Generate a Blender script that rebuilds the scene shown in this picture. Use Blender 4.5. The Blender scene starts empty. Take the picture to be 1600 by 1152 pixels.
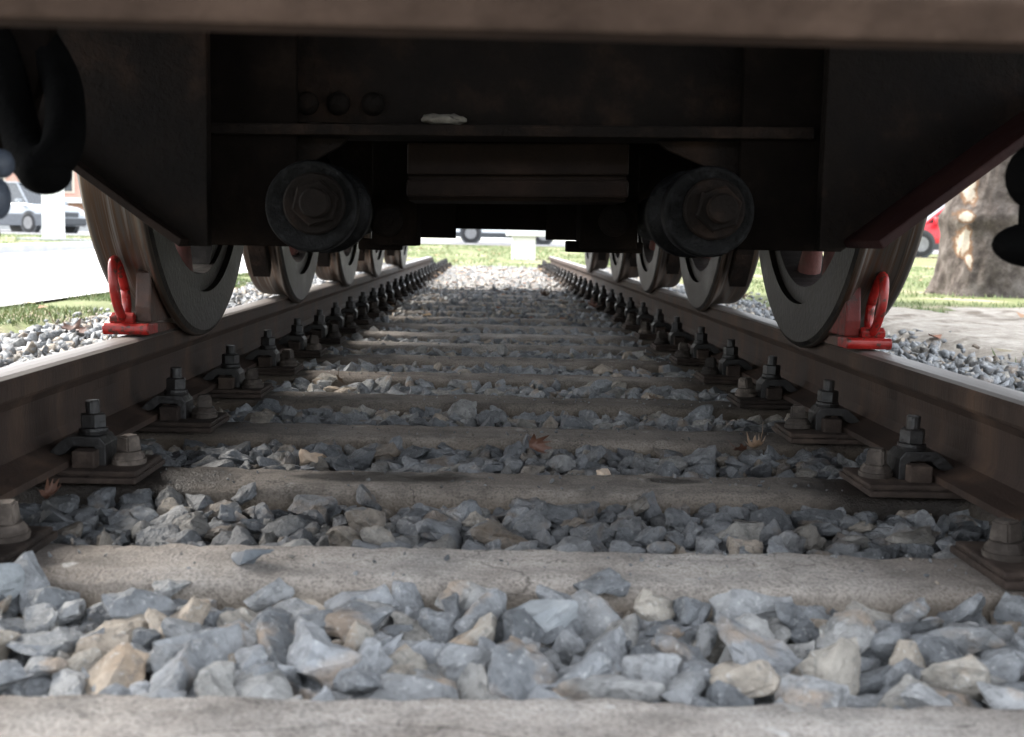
import bpy, bmesh, math, random
import numpy as np
from mathutils import Vector, Matrix, noise as mnoise
random.seed(7); RS = np.random.RandomState(7)
SC = bpy.context.scene; COL = SC.collection
PI = math.pi
# ------------------------------------------------------------------ camera
cam = bpy.data.cameras.new('camera'); cam_o = bpy.data.objects.new('camera', cam); COL.objects.link(cam_o)
cam.sensor_width = 36; cam.lens = 40.5; cam.clip_start = .02; cam.clip_end = 2000
PITCH, YAW, ROLL = .1115, .0186, .0217
cam_o.matrix_world = (Matrix.Translation((-.026, 0, .389)) @ Matrix.Rotation(-YAW, 4, 'Z')
                      @ Matrix.Rotation(PI/2 - PITCH, 4, 'X') @ Matrix.Rotation(ROLL, 4, 'Z'))
cam.dof.use_dof = True; cam.dof.focus_distance = 2.45; cam.dof.aperture_fstop = 7.0
SC.camera = cam_o
# ------------------------------------------------------------------ light
SUN_EL, SUN_AZ = math.radians(40), math.radians(-60)      # azimuth measured from +Y towards +X
world = bpy.data.worlds.new('World'); SC.world = world; world.use_nodes = True
nt = world.node_tree; nt.nodes.clear()
wo = nt.nodes.new('ShaderNodeOutputWorld'); bg = nt.nodes.new('ShaderNodeBackground')
sky = nt.nodes.new('ShaderNodeTexSky'); sky.sky_type = 'NISHITA'; sky.sun_disc = False
sky.sun_elevation = SUN_EL; sky.sun_rotation = SUN_AZ
sky.air_density = 1.0; sky.dust_density = 2.0; sky.ozone_density = 1.0
hs = nt.nodes.new('ShaderNodeHueSaturation'); hs.inputs['Saturation'].default_value = .6   # thin cloud veils the blue
cloud = nt.nodes.new('ShaderNodeMixRGB'); cloud.inputs[0].default_value = .62; cloud.inputs[2].default_value = (4.1, 4.2, 4.35, 1)   # even cloud cover over the blue
nt.links.new(sky.outputs[0], hs.inputs['Color']); nt.links.new(hs.outputs[0], cloud.inputs[1]); nt.links.new(cloud.outputs[0], bg.inputs[0]); nt.links.new(bg.outputs[0], wo.inputs[0])
bg.inputs[1].default_value = .13
sun = bpy.data.lights.new('sun', 'SUN'); sun.energy = 1.3; sun.angle = math.radians(14); sun.color = (1, .95, .88)
sun_o = bpy.data.objects.new('sun', sun); COL.objects.link(sun_o)
sd = Vector((math.cos(SUN_EL)*math.sin(SUN_AZ), math.cos(SUN_EL)*math.cos(SUN_AZ), math.sin(SUN_EL)))
sun_o.rotation_euler = sd.to_track_quat('Z', 'Y').to_euler()
SC.view_settings.view_transform = 'Standard'; SC.view_settings.look = 'None'
SC.view_settings.gamma = 1; SC.view_settings.use_curve_mapping = False
SC.view_settings.exposure = 2.95
SC.render.engine = 'CYCLES'
SC.cycles.max_bounces = 10; SC.cycles.diffuse_bounces = 7; SC.cycles.glossy_bounces = 4

# ------------------------------------------------------------------ materials
class NT:
    def __init__(s, name):
        s.m = bpy.data.materials.new(name); s.m.use_nodes = True
        s.t = s.m.node_tree; s.b = s.t.nodes['Principled BSDF']
    def n(s, typ, **kw):
        o = s.t.nodes.new('ShaderNode' + typ)
        for k, v in kw.items(): setattr(o, k, v)
        return o
    def l(s, a, b): s.t.links.new(a, b)
    def setv(s, inp, v):
        if isinstance(v, bpy.types.NodeSocket): s.l(v, inp)
        else: inp.default_value = v
    def math(s, op, a, b=0.0, c=None, clamp=False):
        o = s.n('Math', operation=op, use_clamp=clamp); s.setv(o.inputs[0], a); s.setv(o.inputs[1], b)
        if c is not None: s.setv(o.inputs[2], c)
        return o.outputs[0]
    def vmath(s, op, a, b):
        o = s.n('VectorMath', operation=op); s.setv(o.inputs[0], a); s.setv(o.inputs[1], b); return o
    def noise(s, vec, scale, detail=5, rough=.6):
        o = s.n('TexNoise'); s.l(vec, o.inputs['Vector']); o.inputs['Scale'].default_value = scale
        o.inputs['Detail'].default_value = detail; o.inputs['Roughness'].default_value = rough
        return o.outputs['Fac']
    def ramp(s, fac, stops, interp='LINEAR'):
        o = s.n('ValToRGB'); o.color_ramp.interpolation = interp; s.l(fac, o.inputs[0])
        el = o.color_ramp.elements
        while len(el) < len(stops): el.new(.5)
        for e, (p, c) in zip(el, stops):
            e.position = p; e.color = (c if len(c) == 4 else (*c, 1)) if not isinstance(c, float) else (c, c, c, 1)
        return o.outputs[0]
    def mix(s, fac, a, b, mode='MIX'):
        o = s.n('MixRGB', blend_type=mode); s.setv(o.inputs[0], fac)
        for i, v in ((1, a), (2, b)):
            if isinstance(v, tuple): o.inputs[i].default_value = (*v, 1) if len(v) == 3 else v
            else: s.l(v, o.inputs[i])
        return o.outputs[0]
    def coords(s, stretch=(1, 1, 1), rnd=True):
        tc = s.n('TexCoord'); v = tc.outputs['Object']
        if rnd:
            oi = s.n('ObjectInfo'); mm = s.math('MULTIPLY', oi.outputs['Random'], 37.0)
            v = s.vmath('ADD', v, mm).outputs[0]
        if stretch != (1, 1, 1): v = s.vmath('MULTIPLY', v, stretch).outputs[0]
        return v
    def bump(s, h, strength, dist=.01):
        o = s.n('Bump'); o.inputs['Strength'].default_value = strength; o.inputs['Distance'].default_value = dist
        s.l(h, o.inputs['Height']); s.l(o.outputs[0], s.b.inputs['Normal'])
    def out(s, col, rough=.7, metal=0.0, spec=None):
        s.setv(s.b.inputs['Base Color'], (*col, 1) if isinstance(col, tuple) else col)
        s.setv(s.b.inputs['Roughness'], rough); s.setv(s.b.inputs['Metallic'], metal)
        if spec is not None: s.b.inputs['Specular IOR Level'].default_value = spec
        return s.m

def worn(name, c1, c2, c3=None, scale=8, stretch=(1, 1, 1), rough=.7, metal=0.0, bump=.3, bscale=90, dist=.004, rnd=True, spec=None, vary=0.0, chips=None):
    """base paint or metal mottled between colours, with grain"""
    k = NT(name); v = k.coords(stretch, rnd); f = k.noise(v, scale, 8, .65)
    stops = [(.32, c1), (.68, c2)] if c3 is None else [(.3, c1), (.52, c2), (.72, c3)]
    col = k.ramp(f, stops)
    g = k.noise(v, bscale, 4, .6)
    col = k.mix(.5, col, k.ramp(g, [(.3, .62), (.7, 1.0)]), 'MULTIPLY')
    if vary:
        tv = k.math('MULTIPLY_ADD', k.n('ObjectInfo').outputs['Random'], 2*vary, 1 - vary*.8)
        cmb = k.n('CombineXYZ'); [k.l(tv, cmb.inputs[q]) for q in range(3)]
        col = k.mix(1, col, cmb.outputs[0], 'MULTIPLY')
    if chips:
        ch = k.ramp(k.noise(v, chips[1], 6, .7), [(.55, 0.0), (.58, 1.0)]); col = k.mix(k.math('MULTIPLY', ch, .9), col, chips[0])
    r = k.math('MULTIPLY_ADD', f, .35, rough - .17, clamp=True)
    k.bump(g, bump, dist)
    return k.out(col, r, metal, spec)

def stone_mat(name, attr):
    k = NT(name)
    if attr:
        a = k.n('Attribute', attribute_name='rnd'); r = a.outputs['Fac']; v = k.coords(rnd=False)
    else:
        r = k.n('ObjectInfo').outputs['Random']; v = k.vmath('MULTIPLY', k.coords(), (.065, .065, .065)).outputs[0]   # unit-size meshes, shrunk to stone size
    base = k.ramp(r, [(0, (.135, .143, .150)), (.2, (.20, .209, .217)), (.42, (.272, .281, .29)), (.62, (.235, .241, .245)),
                      (.76, (.305, .309, .309)), (.86, (.295, .286, .266)), (.93, (.34, .31, .265)), (.98, (.36, .305, .245))])
    m = k.noise(v, 26, 8, .7)
    col = k.mix(1, base, k.ramp(m, [(.3, .50), (.5, 1.0), (.70, 1.42)]), 'MULTIPLY')
    r2 = k.math('FRACT', k.math('MULTIPLY', r, 17.31))
    pm = k.noise(v, 16, 4, .55)
    thr = k.math('MULTIPLY_ADD', r2, -.34, .82)
    pat = k.math('MULTIPLY', k.math('SUBTRACT', pm, thr), 9.0, clamp=True)
    col = k.mix(k.math('MULTIPLY', pat, .62), col, (.34, .25, .17))
    w = k.n('TexNoise'); k.l(v, w.inputs['Vector']); w.inputs['Scale'].default_value = 190; w.inputs['Detail'].default_value = 3
    sp = k.ramp(w.outputs['Fac'], [(.60, 0.0), (.70, 1.0)])
    col = k.mix(k.math('MULTIPLY', sp, .38), col, (.62, .62, .60))
    dk = k.ramp(k.noise(v, 120, 3, .5), [(.36, 1.0), (.44, 0.0)])
    col = k.mix(k.math('MULTIPLY', dk, .35), col, (.06, .065, .07))
    # oil and shade under the locomotive's end, both painted dark on the stones
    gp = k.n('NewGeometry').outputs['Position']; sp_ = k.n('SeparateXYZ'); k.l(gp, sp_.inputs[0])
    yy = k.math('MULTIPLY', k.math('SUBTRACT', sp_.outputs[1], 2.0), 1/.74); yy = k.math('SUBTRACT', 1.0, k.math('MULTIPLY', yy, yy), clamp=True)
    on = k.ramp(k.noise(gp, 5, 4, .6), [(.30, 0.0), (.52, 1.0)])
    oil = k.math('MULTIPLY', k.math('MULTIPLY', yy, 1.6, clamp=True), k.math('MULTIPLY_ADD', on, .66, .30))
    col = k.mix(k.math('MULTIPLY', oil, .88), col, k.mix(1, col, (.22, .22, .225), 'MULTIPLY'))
    k.bump(k.math('ADD', k.noise(v, 55, 6, .7), k.math('MULTIPLY', w.outputs['Fac'], .4)), .75, .010)
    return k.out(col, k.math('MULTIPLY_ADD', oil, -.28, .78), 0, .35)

M = {}
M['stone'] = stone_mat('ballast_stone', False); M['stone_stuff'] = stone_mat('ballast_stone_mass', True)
M['bed'] = worn('ballast_dust', (.05, .047, .044), (.10, .095, .09), scale=30, rough=.95, bump=.8, bscale=60, dist=.02)

def sleeper_mat(name, stains, dim=1.0):
    k = NT(name); v = k.coords(); tc = k.n('TexCoord').outputs['Object']
    f = k.noise(v, 5, 8, .7)
    col = k.ramp(f, [(.3, (.27, .236, .206)), (.5, (.38, .345, .31)), (.7, (.48, .45, .415))])
    st = k.noise(k.vmath('MULTIPLY', v, (3, 30, 30)).outputs[0], 1.0, 5, .6)
    col = k.mix(.55, col, k.ramp(st, [(.35, .66), (.65, 1.1)]), 'MULTIPLY')
    g = k.noise(v, 260, 3, .6)
    col = k.mix(.8, col, k.ramp(g, [(.36, .52), (.5, 1.0), (.66, 1.25)]), 'MULTIPLY')
    # darker, browner towards the fastenings: rust, oil and shade near the rails painted in
    sx = k.n('SeparateXYZ'); k.l(tc, sx.inputs[0])
    ax = k.math('ABSOLUTE', sx.outputs[0])
    wob = k.math('MULTIPLY_ADD', f, .5, -.25)
    oil = k.math('MULTIPLY', k.math('SUBTRACT', k.math('ADD', ax, wob), .33), 3.4, clamp=True)
    col = k.mix(k.math('MULTIPLY', oil, .82), col, (.06, .045, .036))
    fz = k.math('MULTIPLY', sx.outputs[2], -30.0, clamp=True)
    col = k.mix(k.math('MULTIPLY', fz, .5), col, (.27, .21, .14))
    wh = k.ramp(k.noise(v, 22, 2, .4), [(.72, 0.0), (.76, 1.0)])
    col = k.mix(k.math('MULTIPLY', wh, .7), col, (.55, .54, .52))
    rough = .85
    for (x, y, rx, ry) in stains:
        d = k.vmath('MULTIPLY', k.vmath('SUBTRACT', tc, (x, y, 0)).outputs[0], (1/rx, 1/ry, 0)).outputs[0]
        ln = k.n('VectorMath', operation='LENGTH'); k.l(d, ln.inputs[0])
        e = k.math('ADD', ln.outputs['Value'], k.math('MULTIPLY_ADD', k.noise(v, 14, 3, .5), 1.2, -.6))
        mk = k.math('MULTIPLY', k.math('SUBTRACT', 1.0, e), 3.0, clamp=True)
        col = k.mix(k.math('MULTIPLY', mk, .85), col, (.03, .024, .02))
        rough = k.math('SUBTRACT', rough, k.math('MULTIPLY', mk, .35))
    bl = k.ramp(k.noise(v, 9, 7, .7), [(.36, .52), (.5, 1.0), (.66, 1.18)]); col = k.mix(.75, col, bl, 'MULTIPLY')
    crk = k.n('TexVoronoi', feature='DISTANCE_TO_EDGE'); k.l(k.vmath('ADD', k.vmath('MULTIPLY', v, (4.5, 9, 9)).outputs[0], k.noise(v, 12, 4, .6)).outputs[0], crk.inputs['Vector']); crk.inputs['Scale'].default_value = 1.0
    cm = k.math('MULTIPLY', k.ramp(crk.outputs['Distance'], [(.0, 1.0), (.012, 0.0)]), k.ramp(k.noise(v, 6, 2, .5), [(.52, 0.0), (.6, 1.0)]))
    col = k.mix(k.math('MULTIPLY', cm, .7), col, (.03, .026, .022))
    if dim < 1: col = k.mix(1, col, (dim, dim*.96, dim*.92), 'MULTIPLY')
    k.bump(k.math('ADD', g, k.math('MULTIPLY', k.noise(v, 40, 5, .65), 1.6)), .6, .008)
    return k.out(col, rough, 0, .3)
M['sleeper'] = sleeper_mat('weathered_sleeper', [])
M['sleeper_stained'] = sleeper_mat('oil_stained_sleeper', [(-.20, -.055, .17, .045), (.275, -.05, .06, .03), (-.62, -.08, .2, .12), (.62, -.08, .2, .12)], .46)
M['sleeper_dark'] = sleeper_mat('dark_sleeper', [], .46); M['sleeper_mid'] = sleeper_mat('mid_tone_sleeper', [], .68)  # the same sleeper, evenly darkened by two amounts
M['rail'] = worn('rail_rust', (.022, .015, .012), (.048, .032, .025), (.095, .06, .042), scale=1.0, stretch=(9, 9, 1.2), rough=.7, bump=.4, bscale=26, dist=.003, rnd=False, spec=.2)
M['railtop'] = worn('rail_worn_top', (.13, .108, .095), (.22, .195, .178), (.30, .275, .255), scale=1.0, stretch=(60, 1.5, 20), rough=.5, metal=.4, bump=.12, bscale=20, dist=.001, rnd=False)
M['plate'] = worn('rusty_plate', (.016, .012, .010), (.036, .026, .021), (.075, .055, .043), scale=14, rough=.8, bump=.7, spec=.2, vary=.45)
M['screw'] = worn('dusty_screw', (.022, .017, .014), (.052, .042, .035), (.15, .125, .105), scale=22, rough=.7, bump=.6, spec=.25, vary=.7)
M['clip'] = worn('greasy_black_clip', (.005, .0046, .0046), (.012, .0105, .010), (.03, .025, .022), scale=18, rough=.45, bump=.5, spec=.5, vary=.5)
M['red'] = worn('glossy_red_paint', (.16, .010, .009), (.30, .014, .011), (.36, .017, .012), scale=16, rough=.34, bump=.3, spec=.45, chips=((.05, .022, .016), 38))
M['darkred'] = worn('scuffed_dark_red', (.05, .009, .008), (.11, .012, .010), (.16, .018, .014), scale=16, rough=.5, bump=.3, spec=.3, chips=((.035, .018, .014), 38))
M['rustshoe'] = worn('rusty_shoe', (.025, .014, .011), (.06, .03, .021), (.10, .045, .028), scale=18, rough=.6, bump=.4)
M['grime'] = worn('grimy_steel', (.005, .0038, .0034), (.011, .0079, .0066), (.038, .023, .0165), scale=7, rough=.75, bump=.8, bscale=70, dist=.005, spec=.12)
M['soot'] = worn('sooty_steel', (.0045, .0036, .0032), (.0085, .0066, .0058), (.020, .0145, .0115), scale=6, rough=.95, bump=.6, spec=.03)
M['brown'] = worn('brown_rust', (.009, .0062, .0052), (.018, .0115, .009), (.034, .021, .016), scale=7, rough=.72, bump=.5, bscale=60, spec=.12)
M['beam'] = worn('beam_rust', (.036, .023, .017), (.066, .043, .032), (.10, .066, .049), scale=9, rough=.7, bump=.4, bscale=50, spec=.12)
M['primer'] = worn('dark_red_primer', (.014, .0045, .0042), (.027, .0085, .008), (.05, .022, .019), scale=9, rough=.6, bump=.3, spec=.2)
M['spoke'] = worn('faded_red_spoke', (.05, .018, .015), (.10, .03, .024), (.08, .05, .04), scale=11, rough=.7, bump=.5)
M['rubber'] = worn('black_rubber', (.0015, .0015, .0016), (.003, .003, .0033), scale=20, rough=.85, bump=.6, bscale=120, spec=.05)
M['pad'] = worn('oily_black_pad', (.001, .001, .0012), (.0022, .0022, .0025), (.022, .022, .024), scale=60, rough=.5, bump=.8, bscale=220, dist=.003, spec=.14)
M['bluegrey'] = worn('blue_grey_sheen', (.06, .073, .105), (.09, .11, .15), scale=14, rough=.5, bump=.2)  # sky reflected in the black hose, painted as a blue-grey colour
M['mud'] = worn('dry_mud', (.16, .14, .12), (.32, .29, .25), scale=40, rough=.95, bump=.8)
k = NT('wheel_tread'); v = k.coords((1, 1, 1))
sx = k.n('SeparateXYZ'); k.l(k.n('TexCoord').outputs['Object'], sx.inputs[0])
cx = k.n('CombineXYZ'); k.l(k.math('MULTIPLY', sx.outputs[0], 75.0), cx.inputs[0])
k.l(k.math('MULTIPLY', sx.outputs[1], 1.6), cx.inputs[1]); k.l(k.math('MULTIPLY', sx.outputs[2], 1.6), cx.inputs[2])
f = k.noise(cx.outputs[0], 1.0, 6, .6)
col = k.ramp(f, [(.28, (.055, .045, .038)), (.45, (.115, .10, .088)), (.55, (.115, .070, .045)), (.66, (.24, .225, .21))])
k.bump(k.noise(v, 160, 3, .6), .15, .001)
M['tread'] = k.out(col, k.math('MULTIPLY_ADD', f, .3, .24), .7)
M['tyreface'] = worn('dark_tyre_face', (.007, .006, .0055), (.015, .0128, .0113), (.045, .038, .033), scale=10, rough=.48, bump=.35, spec=.25, bscale=80)

def ground_mat(name, cols, scale, rough=.95, bump=.6, bscale=40, patch=None):
    k = NT(name); v = k.coords(rnd=False)
    col = k.ramp(k.noise(v, scale, 8, .65), cols)
    g = k.noise(v, bscale, 5, .65)
    col = k.mix(.6, col, k.ramp(g, [(.3, .6), (.7, 1.2)]), 'MULTIPLY')
    if patch: col = k.mix(k.ramp(k.noise(v, patch[1], 4, .6), [(.54, 0.0), (.64, 1.0)]), col, patch[0])
    k.bump(g, bump, .02); return k.out(col, rough, 0, .2)
M['ground'] = ground_mat('grass_ground', [(.3, (.12, .14, .06)), (.55, (.17, .19, .085)), (.75, (.25, .235, .14))], 1.2, patch=((.36, .30, .21), .7))
M['sand'] = ground_mat('sandy_soil', [(.3, (.33, .285, .235)), (.55, (.42, .375, .32)), (.75, (.50, .455, .40))], 3.5, bscale=14, bump=1.0, patch=((.20, .165, .13), 4.2))
M['road'] = ground_mat('pale_paving', [(.3, (.44, .43, .42)), (.7, (.55, .54, .52))], 1.5, bump=.2)
M['lot'] = ground_mat('parking_asphalt', [(.3, (.16, .16, .165)), (.7, (.24, .24, .245))], 1.0, bump=.2)
M['kerb'] = worn('kerb_concrete', (.36, .36, .37), (.47, .47, .48), scale=3, rough=.9)
M['white'] = worn('white_paint', (.74, .74, .73), (.82, .82, .81), scale=2, rough=.6, bump=.1)
k = NT('grass_blade'); a = k.n('Attribute', attribute_name='rnd')
M['grass'] = k.out(k.ramp(a.outputs['Fac'], [(0, (.085, .13, .045)), (.5, (.14, .20, .07)), (.8, (.22, .245, .11)), (1, (.36, .31, .20))]), .6)
k = NT('dry_leaf'); v = k.coords(); a = k.n('ObjectInfo')
M['leaf'] = k.out(k.mix(.6, k.ramp(a.outputs['Random'], [(0, (.11, .045, .027)), (.5, (.11, .062, .038)), (1, (.20, .13, .08))]),
                        k.ramp(k.noise(v, 60, 4, .6), [(.3, .5), (.7, 1.2)]), 'MULTIPLY'), .6)
k = NT('dry_leaf_mass'); a = k.n('Attribute', attribute_name='rnd')
M['leaf_stuff'] = k.out(k.ramp(a.outputs['Fac'], [(0, (.27, .10, .04)), (.5, (.30, .17, .08)), (1, (.42, .30, .17))]), .7)

# ------------------------------------------------------------------ mesh helpers
def link(name, me, mat=None, parent=None, loc=(0, 0, 0), rot=(0, 0, 0)):
    o = bpy.data.objects.new(name, me); COL.objects.link(o); o.parent = parent; o.location = loc; o.rotation_euler = rot
    if mat and me is not None and not me.materials: me.materials.append(mat)
    return o
def tag(o, label=None, cat=None, group=None, kind=None):
    for a_, b_ in (('label', label), ('category', cat), ('group', group), ('kind', kind)):
        if b_: o[a_] = b_
    return o
def empty(name, loc, label, cat, group=None, rz=0):
    o = bpy.data.objects.new(name, None); COL.objects.link(o); o.location = loc; o.rotation_euler = (0, 0, rz); o.empty_display_size = .1
    return tag(o, label, cat, group)
def mesh(bm, name, smooth=False, mat=None):
    bmesh.ops.recalc_face_normals(bm, faces=bm.faces)
    me = bpy.data.meshes.new(name); bm.to_mesh(me); bm.free()
    if smooth: me.polygons.foreach_set('use_smooth', [True]*len(me.polygons))
    if mat: me.materials.append(mat)
    return me
def box(bm, x0, x1, y0, y1, z0, z1, bev=0.0):
    r = bmesh.ops.create_cube(bm, size=1); vs = r['verts']
    bmesh.ops.scale(bm, vec=(x1-x0, y1-y0, z1-z0), verts=vs)
    bmesh.ops.translate(bm, vec=((x0+x1)/2, (y0+y1)/2, (z0+z1)/2), verts=vs)
    if bev: bmesh.ops.bevel(bm, geom=list({e for v_ in vs for e in v_.link_edges}), offset=bev, segments=2, profile=.6, affect='EDGES')
def prism(bm, poly, axis, a0, a1, bev=0.0):
    """extrude a 2-D polygon along an axis: 'Y' -> poly is (x,z), 'X' -> (y,z), 'Z' -> (x,y)"""
    def P(p, a): return {'Y': (p[0], a, p[1]), 'X': (a, p[0], p[1]), 'Z': (p[0], p[1], a)}[axis]
    v0 = [bm.verts.new(P(p, a0)) for p in poly]; v1 = [bm.verts.new(P(p, a1)) for p in poly]
    fs = [bm.faces.new(v0), bm.faces.new(v1[::-1])]
    n = len(poly)
    for i in range(n): fs.append(bm.faces.new((v0[i], v0[(i+1) % n], v1[(i+1) % n], v1[i])))
    if bev:
        bmesh.ops.recalc_face_normals(bm, faces=fs)
        bmesh.ops.bevel(bm, geom=list({e for f_ in fs for e in f_.edges}), offset=bev, segments=2, profile=.6, affect='EDGES')
def lathe(bm, prof, axis, c=(0, 0, 0), seg=32, closed=False, phase=0.0):
    """revolve (a, r) pairs round an axis through c; a runs along the axis"""
    rings = []
    for (a_, r) in prof:
        ring = []
        for i in range(seg):
            t = 2*PI*i/seg + phase; u, w = r*math.cos(t), r*math.sin(t)
            p = {'X': (a_, u, w), 'Y': (u, a_, w), 'Z': (u, w, a_)}[axis]
            ring.append(bm.verts.new((p[0]+c[0], p[1]+c[1], p[2]+c[2])))
        rings.append(ring)
    idx = list(range(len(rings)-1)) + ([len(rings)-1] if closed else [])
    for j in idx:
        A, B = rings[j], rings[(j+1) % len(rings)]
        for i in range(seg): bm.faces.new((A[i], A[(i+1) % seg], B[(i+1) % seg], B[i]))
    if not closed: bm.faces.new(rings[0][::-1]); bm.faces.new(rings[-1])
def tube(bm, pts, rads, seg=12):
    pts = [Vector(p) for p in pts]; prev = None; n = len(pts); up = Vector((.31, .2, .93)).normalized()
    rings = []
    for i, p in enumerate(pts):
        d = (pts[min(i+1, n-1)] - pts[max(i-1, 0)]).normalized()
        u = d.cross(up).normalized() if prev is None else (prev - d*prev.dot(d)).normalized()
        prev = u; w = d.cross(u); r = rads[i] if isinstance(rads, (list, tuple)) else rads
        rings.append([bm.verts.new(p + (u*math.cos(2*PI*q/seg) + w*math.sin(2*PI*q/seg))*r) for q in range(seg)])
    for A, B in zip(rings, rings[1:]):
        for q in range(seg): bm.faces.new((A[q], A[(q+1) % seg], B[(q+1) % seg], B[q]))
    bm.faces.new(rings[0][::-1]); bm.faces.new(rings[-1])
def smooth_path(ctrl, n=8):
    c = [Vector(p) for p in ctrl]; c = [c[0]*2-c[1]] + c + [c[-1]*2-c[-2]]; out = []
    for i in range(1, len(c)-2):
        for j in range(n):
            t = j/n; a_, b_, d, e = c[i-1], c[i], c[i+1], c[i+2]
            out.append(.5*((2*b_) + (d-a_)*t + (2*a_-5*b_+4*d-e)*t*t + (-a_+3*b_-3*d+e)*t**3))
    return out + [c[-2]]
def part(name, parent, mat, fn, smooth=False, label=None):
    bm = bmesh.new(); fn(bm); o = link(name, mesh(bm, name, smooth), mat, parent)
    if label: o['label'] = label
    return o
def arr_mesh(name, V, F, rnd=None, mat=None, smooth=False):
    me = bpy.data.meshes.new(name); V = np.asarray(V, np.float32); F = np.asarray(F, np.int32)
    me.vertices.add(len(V)); me.vertices.foreach_set('co', V.ravel())
    me.loops.add(F.size); me.loops.foreach_set('vertex_index', F.ravel())
    me.polygons.add(len(F)); me.polygons.foreach_set('loop_start', np.arange(0, F.size, F.shape[1], dtype=np.int32))
    me.polygons.foreach_set('loop_total', np.full(len(F), F.shape[1], np.int32))
    if smooth: me.polygons.foreach_set('use_smooth', np.ones(len(F), bool))
    if rnd is not None:
        at = me.attributes.new('rnd', 'FLOAT', 'POINT'); at.data.foreach_set('value', np.asarray(rnd, np.float32))
    if mat: me.materials.append(mat)
    me.update(calc_edges=True); return me

# ------------------------------------------------------------------ the ground
def gz(x, y):
    r = math.hypot(x, y); z = .0085*max(0, min(r, 50) - 14)
    t = max(0, min(1, (1.95 - abs(x))/.25)) * max(0, min(1, (16.2 - y)/.5))
    return z - .004 - .13*t
def sheet(name, xs, ys, dz, mat, zf=gz, mask=None, wob=0.0):
    V = []; F = []; idx = {}
    for j, y in enumerate(ys):
        for i, x in enumerate(xs):
            idx[i, j] = len(V); V.append((x, y, zf(x, y) + dz + (wob*(mnoise.noise((x*2.1, y*2.1, dz)) + .55*abs(mnoise.noise((x*5.5, y*5.5, 7)))) if wob else 0)))
    for j in range(len(ys)-1):
        for i in range(len(xs)-1):
            if mask and not mask((xs[i]+xs[i+1])/2, (ys[j]+ys[j+1])/2): continue
            F.append((idx[i, j], idx[i+1, j], idx[i+1, j+1], idx[i, j+1]))
    return tag(link(name, arr_mesh(name, V, F, smooth=True, mat=mat)), kind='structure')
xs = sorted(set([-900, -300, -120, -70, 70, 120, 300, 900] + list(np.arange(-56, -8, 2.0)) + list(np.arange(-8, 8.01, .25)) + list(np.arange(10, 57, 2.0))))
ys = sorted(set([-900, -300, -100, -40, 80, 120, 300, 900] + list(np.arange(-20, -2, 2.0)) + list(np.arange(-2, 24, .5)) + list(np.arange(24, 64, 2.0))))
sheet('ground', xs, ys, 0, M['ground'])
sheet('road', list(np.linspace(-6.9, -2.42, 10)), list(np.arange(-40, 80.1, 1.0)), .014, M['road'], zf=lambda x, y: gz(x, y))
sheet('parking_lot', list(np.arange(-60, 62, 2.0)), list(np.arange(36, 66.1, 2.0)), .02, M['lot'])
sheet('sand_path', list(np.arange(1.50, 9.01, .08)), list(np.arange(-3, 9.3, .1)), .012, M['sand'],
      mask=lambda x, y: y < 6.9 + (x-2.37)*.72 + .35*mnoise.noise((x*1.3, y*1.3, 3)) and x > 1.60 + .12*mnoise.noise((y*1.7, 1, 5)), wob=.035)
bm = bmesh.new(); ky = list(np.arange(-40, 80.1, 2.0))
for a_, b_ in zip(ky, ky[1:]):
    z = gz(-7.05, a_); z2 = gz(-7.05, b_)
    p = [bm.verts.new(q) for q in ((-7.2, a_, z-.1), (-6.9, a_, z-.1), (-6.9, a_, z+.13), (-7.2, a_, z+.13), (-7.2, b_, z2-.1), (-6.9, b_, z2-.1), (-6.9, b_, z2+.13), (-7.2, b_, z2+.13))]
    for q in ((2, 3, 7, 6), (1, 2, 6, 5), (3, 0, 4, 7)): bm.faces.new([p[i] for i in q])
tag(link('kerb', mesh(bm, 'kerb'), M['kerb']), kind='structure')

# ------------------------------------------------------------------ track data
S0, DS, NS = .9478, .4786, 32                     # back edge of the nearest sleeper, spacing, count
SW, SF, SC2 = .148, .132, .012                      # sleeper depth, flat top, height of the front chamfer
def sleeper_z(yb):                                  # profile height at a distance yb before the back edge
    if yb < 0 or yb > SW: return -1
    if yb <= SF: return 0.0
    return -SC2*(yb-SF)/(SW-SF)
# ballast bed sheet, stones are its parts
def bedz(x, y):
    ax = abs(x); z = -.065
    if ax > .95: z = -.065 + .045*min(1, (ax-.95)/.2)
    if ax > 1.65: z -= .05*(ax-1.65)/.3
    if y > 15.0: z += .05*min(1, (y-15.0)/.8)
    return z + .008*mnoise.noise((x*14, y*14, 0))
V = []; F = []; bx_ = list(np.arange(-1.95, 1.951, .06)); by_ = list(np.arange(-1.6, 16.4, .06))
for y in by_:
    for x in bx_: V.append((x, y, bedz(x, y)))
n_ = len(bx_)
for j in range(len(by_)-1):
    for i in range(n_-1): F.append((j*n_+i, j*n_+i+1, (j+1)*n_+i+1, (j+1)*n_+i))
bed = tag(link('ballast_bed', arr_mesh('ballast_bed', V, F, smooth=True, mat=M['bed'])), kind='structure')

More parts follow.
